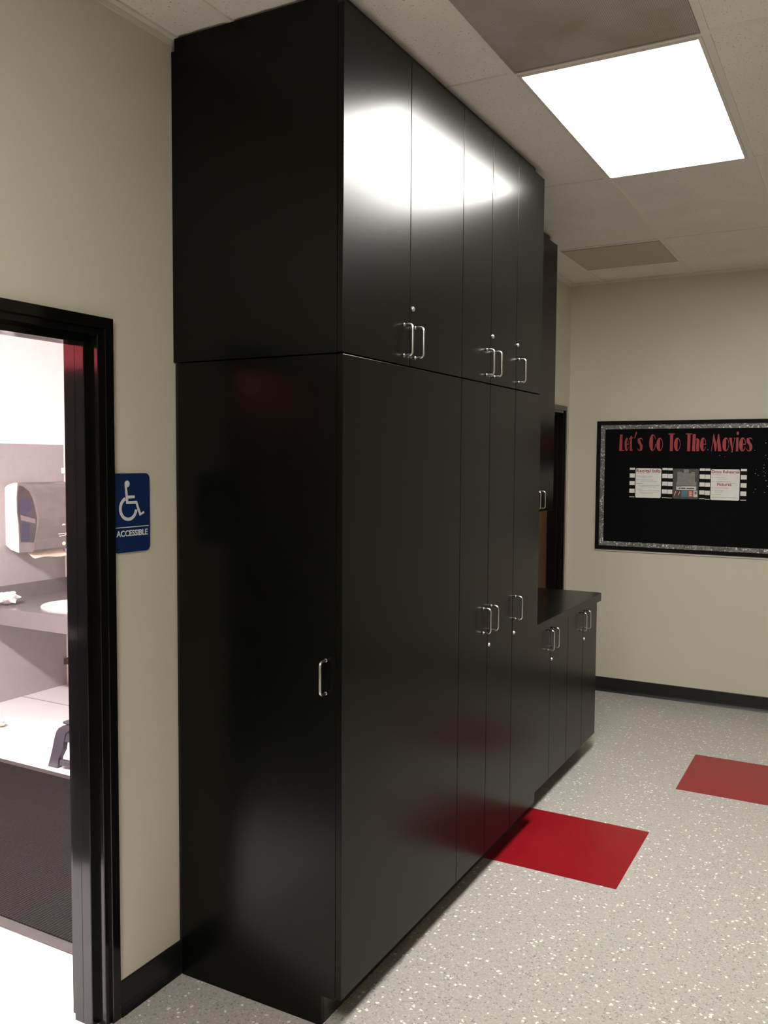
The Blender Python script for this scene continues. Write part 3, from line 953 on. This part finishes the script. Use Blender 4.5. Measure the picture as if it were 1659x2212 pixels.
# towel dispenser
t = thing('towel_dispenser', 'white and smoke grey paper towel dispenser on the restroom wall', 'dispenser', (WX, 1.34, 1.03))
dy0, dy1 = 1.15, 1.545
xw = WX + 0.004
bm = B()
hp = [(xw, 1.075), (xw + 0.05, 1.045), (xw + 0.128, 1.028), (xw + 0.128, 1.12), (xw + 0.124, 1.22), (xw + 0.112, 1.30), (xw + 0.112, 1.40), (xw + 0.124, 1.500), (xw + 0.09, 1.500), (xw + 0.03, 1.486), (xw, 1.468)]
prism(bm, hp, -dy1, -dy0, 'Y')
obj('housing', bm, DISPW, t, 'white rear housing')
bm = B()
cp = [(xw + 0.1285, 1.030), (xw + 0.215, 1.036), (xw + 0.228, 1.05), (xw + 0.236, 1.12), (xw + 0.255, 1.20), (xw + 0.262, 1.26), (xw + 0.256, 1.32), (xw + 0.243, 1.385), (xw + 0.228, 1.43), (xw + 0.205, 1.465), (xw + 0.175, 1.490), (xw + 0.15, 1.501), (xw + 0.1285, 1.504),
      (xw + 0.1245, 1.498), (xw + 0.1125, 1.40), (xw + 0.1125, 1.30), (xw + 0.1245, 1.22), (xw + 0.1285, 1.12)]
def taper(bm):
    for v in bm.verts:
        k = max(0.0, v.co.x - (xw + 0.1285)) / 0.134
        if v.co.y < 1.3:
            v.co.y += 0.055 * k
        else:
            v.co.y -= 0.055 * k
    return bm
prism(bm, cp, -dy1 + 0.003, -dy0 - 0.003, 'Y')
taper(bm)
obj('cover', bm, SMOKE, t, 'smoke grey curved front cover')
def sidepatch(pts, name, m, w):
    bm = B(); prism(bm, pts, -dy0 - 0.003, -dy0 - 0.003 + w, 'Y'); taper(bm); return obj(name, bm, m, t)
sidepatch([(xw + 0.135, 1.485), (xw + 0.165, 1.475), (xw + 0.20, 1.445), (xw + 0.222, 1.40), (xw + 0.238, 1.33), (xw + 0.250, 1.265), (xw + 0.245, 1.20), (xw + 0.228, 1.10), (xw + 0.14, 1.10), (xw + 0.134, 1.22), (xw + 0.122, 1.30), (xw + 0.122, 1.42)], 'side_window', SMOKED, 0.0008)
sidepatch([(xw + 0.140, 1.40), (xw + 0.190, 1.39), (xw + 0.215, 1.365), (xw + 0.205, 1.32), (xw + 0.165, 1.285), (xw + 0.140, 1.285)], 'roll_hub', BLUEP, 0.0014)
sidepatch([(xw + 0.142, 1.285), (xw + 0.240, 1.258), (xw + 0.240, 1.228), (xw + 0.146, 1.250)], 'roll_arm', SMOKE, 0.0018)
sidepatch([(xw + 0.150, 1.235), (xw + 0.200, 1.225), (xw + 0.200, 1.11), (xw + 0.150, 1.11)], 'inner_drum', BLUEP, 0.0014)
bm = B()
fx = xw + 0.2555
prism(bm, [(1.405, 1.205), (1.412, 1.214), (1.420, 1.219), (1.428, 1.214), (1.435, 1.205)], -0.004, 0.0012, 'X', (fx, 0, 0))
prism(bm, [(1.440, 1.208), (1.478, 1.208), (1.478, 1.213), (1.440, 1.213)], -0.004, 0.0012, 'X', (fx, 0, 0))
obj('brand_mark', bm, DISPW, t, 'small white leaf mark')
bm = B()
fx2 = xw + 0.2375
prism(bm, [(1.385, 1.142), (1.440, 1.142), (1.440, 1.147), (1.385, 1.147)], -0.004, 0.0065, 'X', (fx2, 0, 0))
prism(bm, stroke((1.395, 1.128), (1.448, 1.133), 0.004), -0.004, 0.0035, 'X', (fx2, 0, 0))
prism(bm, rrect(1.448, 1.466, 1.132, 1.152, 0.005), -0.004, 0.0065, 'X', (fx2, 0, 0))
for k in range(4):
    prism(bm, stroke((1.462, 1.136 + 0.006 * k), (1.478, 1.142 + 0.006 * k), 0.004), -0.004, 0.007, 'X', (fx2, 0, 0))
obj('hand_mark', bm, DISPW, t, 'small white printed hand mark')
bm = B(); cyl(bm, (xw + 0.242, 1.50, 1.388), (xw + 0.247, 1.50, 1.388), 0.008); obj('indicator', bm, DISPW, t)
bm = B(); cyl(bm, (xw + 0.228, 1.44, 1.075), (xw + 0.235, 1.44, 1.075), 0.013); obj('sensor', bm, PAPERC, t)
bm = B()
rows = []
for j in range(9):
    y = dy0 + 0.055 + j * 0.036
    row = []
    for k in range(6):
        a = k / 5
        row.append((xw + 0.15 + 0.075 * a, y, 1.031 - 0.040 * math.sin(a * PI * 0.5) + 0.006 * math.sin(j * 0.8) * a))
    rows.append(row)
top = [[bm.verts.new(p) for p in r] for r in rows]
bot = [[bm.verts.new((p[0] - 0.0008, p[1], p[2] - 0.0012)) for p in r] for r in rows]
for A in (top, bot):
    for r, s in zip(A, A[1:]):
        for k in range(5):
            bm.faces.new((r[k], r[k + 1], s[k + 1], s[k]))
for k in range(5):
    bm.faces.new((top[0][k], top[0][k + 1], bot[0][k + 1], bot[0][k]))
    bm.faces.new((top[-1][k], top[-1][k + 1], bot[-1][k + 1], bot[-1][k]))
for r in range(8):
    bm.faces.new((top[r][5], top[r + 1][5], bot[r + 1][5], bot[r][5]))
    bm.faces.new((top[r][0], top[r + 1][0], bot[r + 1][0], bot[r][0]))
tag(obj('paper_towel', bm, PAPERC, loc=(xw + 0.2, 1.34, 1.0)), 'cream paper towel hanging out under the dispenser', 'paper towel')

# small brackets at the wall corner
for z, lab in ((1.553, 'small white bracket at the panel corner above the towel dispenser'), (0.147, 'small pinkish metal bracket low at the panel corner under the counter')):
    bm = B(); box(bm, WX + 0.0, WX + 0.02, RY1 - 0.02, RY1, z, z + 0.05, 0.003); box(bm, WX + 0.004, WX + 0.018, RY1 - 0.045, RY1 - 0.018, z + 0.004, z + 0.046, 0.003)
    o = tag(obj('corner_bracket', bm, RWHITE if z > 1 else BROWN, loc=(WX + 0.01, RY1 - 0.02, z)), lab, 'bracket')

# step stool
t = thing('step_stool', 'grey plastic step stool on the white restroom floor behind the mat', 'step stool', (-1.66, 0.50, 0))
def stool_side(y0, y1, flip):
    bm = B()
    outer = [(-1.925, 0.0)] + [(-1.905, 0.05), (-1.885, 0.11), (-1.868, 0.17), (-1.855, 0.20), (-1.838, 0.222), (-1.80, 0.243), (-1.755, 0.252)]
    inner = [(-1.745, 0.228), (-1.785, 0.20), (-1.80, 0.15), (-1.81, 0.105), (-1.838, 0.06), (-1.852, 0.0)]
    if flip:
        outer = [(-3.32 - a, b) for a, b in outer]
        inner = [(-3.32 - a, b) for a, b in inner]
    prism(bm, outer + inner, -y1, -y0, 'Y')
    return bm
for fl_ in (0, 1):
    obj('leg', stool_side(0.385, 0.415, fl_), STOOL, t)
    obj('leg', stool_side(0.595, 0.625, fl_), STOOL, t)
bm = B(); box(bm, -1.80, -1.52, 0.38, 0.63, 0.2525, 0.268, 0.006); obj('step', bm, STOOL, t)
bm = B(); box(bm, -1.835, -1.485, 0.385, 0.41, 0.02, 0.05, 0.004); obj('brace', bm, STOOL, t)
bm = B()
prism(bm, [(-1.872, 0.155), (-1.855, 0.19), (-1.83, 0.212), (-1.79, 0.228), (-1.53, 0.228), (-1.49, 0.212), (-1.465, 0.19), (-1.448, 0.155)], -0.618, -0.39, 'Y'); obj('apron', bm, STOOL, t)

# floor mat
t = thing('floor_mat', 'dark ribbed floor mat with a rubber border just inside the restroom', 'mat', (-1.4, -0.25, 0))
mx0, mx1, my0, my1 = -2.60, -0.16, -0.825, 0.333
bm = B()
for a in ((mx0, mx1, my0, my0 + 0.05), (mx0, mx1, my1 - 0.05, my1), (mx0, mx0 + 0.05, my0 + 0.05, my1 - 0.05), (mx1 - 0.05, mx1, my0 + 0.05, my1 - 0.05)):
    box(bm, *a, 0.0004, 0.005)
obj('rubber_border', bm, BORDER, t)
bm = B(); box(bm, mx0 + 0.045, mx1 - 0.045, my0 + 0.045, my1 - 0.045, 0.0006, 0.010, 0.002); obj('carpet_pile', bm, CARPET, t)

# ------------------------------------------------------------------ camera and view
sc = bpy.context.scene
cam = bpy.data.cameras.new('camera')
cam.sensor_fit = 'VERTICAL'
cam.sensor_height = 36
cam.lens = 36 * 1886.09 / 2212
cam.clip_start = 0.02
co = link(bpy.data.objects.new('camera', cam))
R = Matrix(((0.8768628950, -0.0337131852, 0.4795569563), (0.4806998852, 0.0485164894, -0.8755419868), (0.0062508891, 0.9982532602, 0.0587482339)))
co.matrix_world = Matrix.Translation((1.8998, -2.819, 1.6662)) @ R.to_4x4()
sc.camera = co
w = bpy.data.worlds.new('world')
w.use_nodes = True
w.node_tree.nodes['Background'].inputs[0].default_value = (0.05, 0.05, 0.05, 1)
w.node_tree.nodes['Background'].inputs[1].default_value = 0.1
sc.world = w
sc.cycles.max_bounces = 10
sc.cycles.diffuse_bounces = 6
sc.cycles.use_denoising = True
sc.view_settings.view_transform = 'Standard'
sc.view_settings.look = 'None'
sc.view_settings.gamma = 1
sc.view_settings.exposure = 0.0
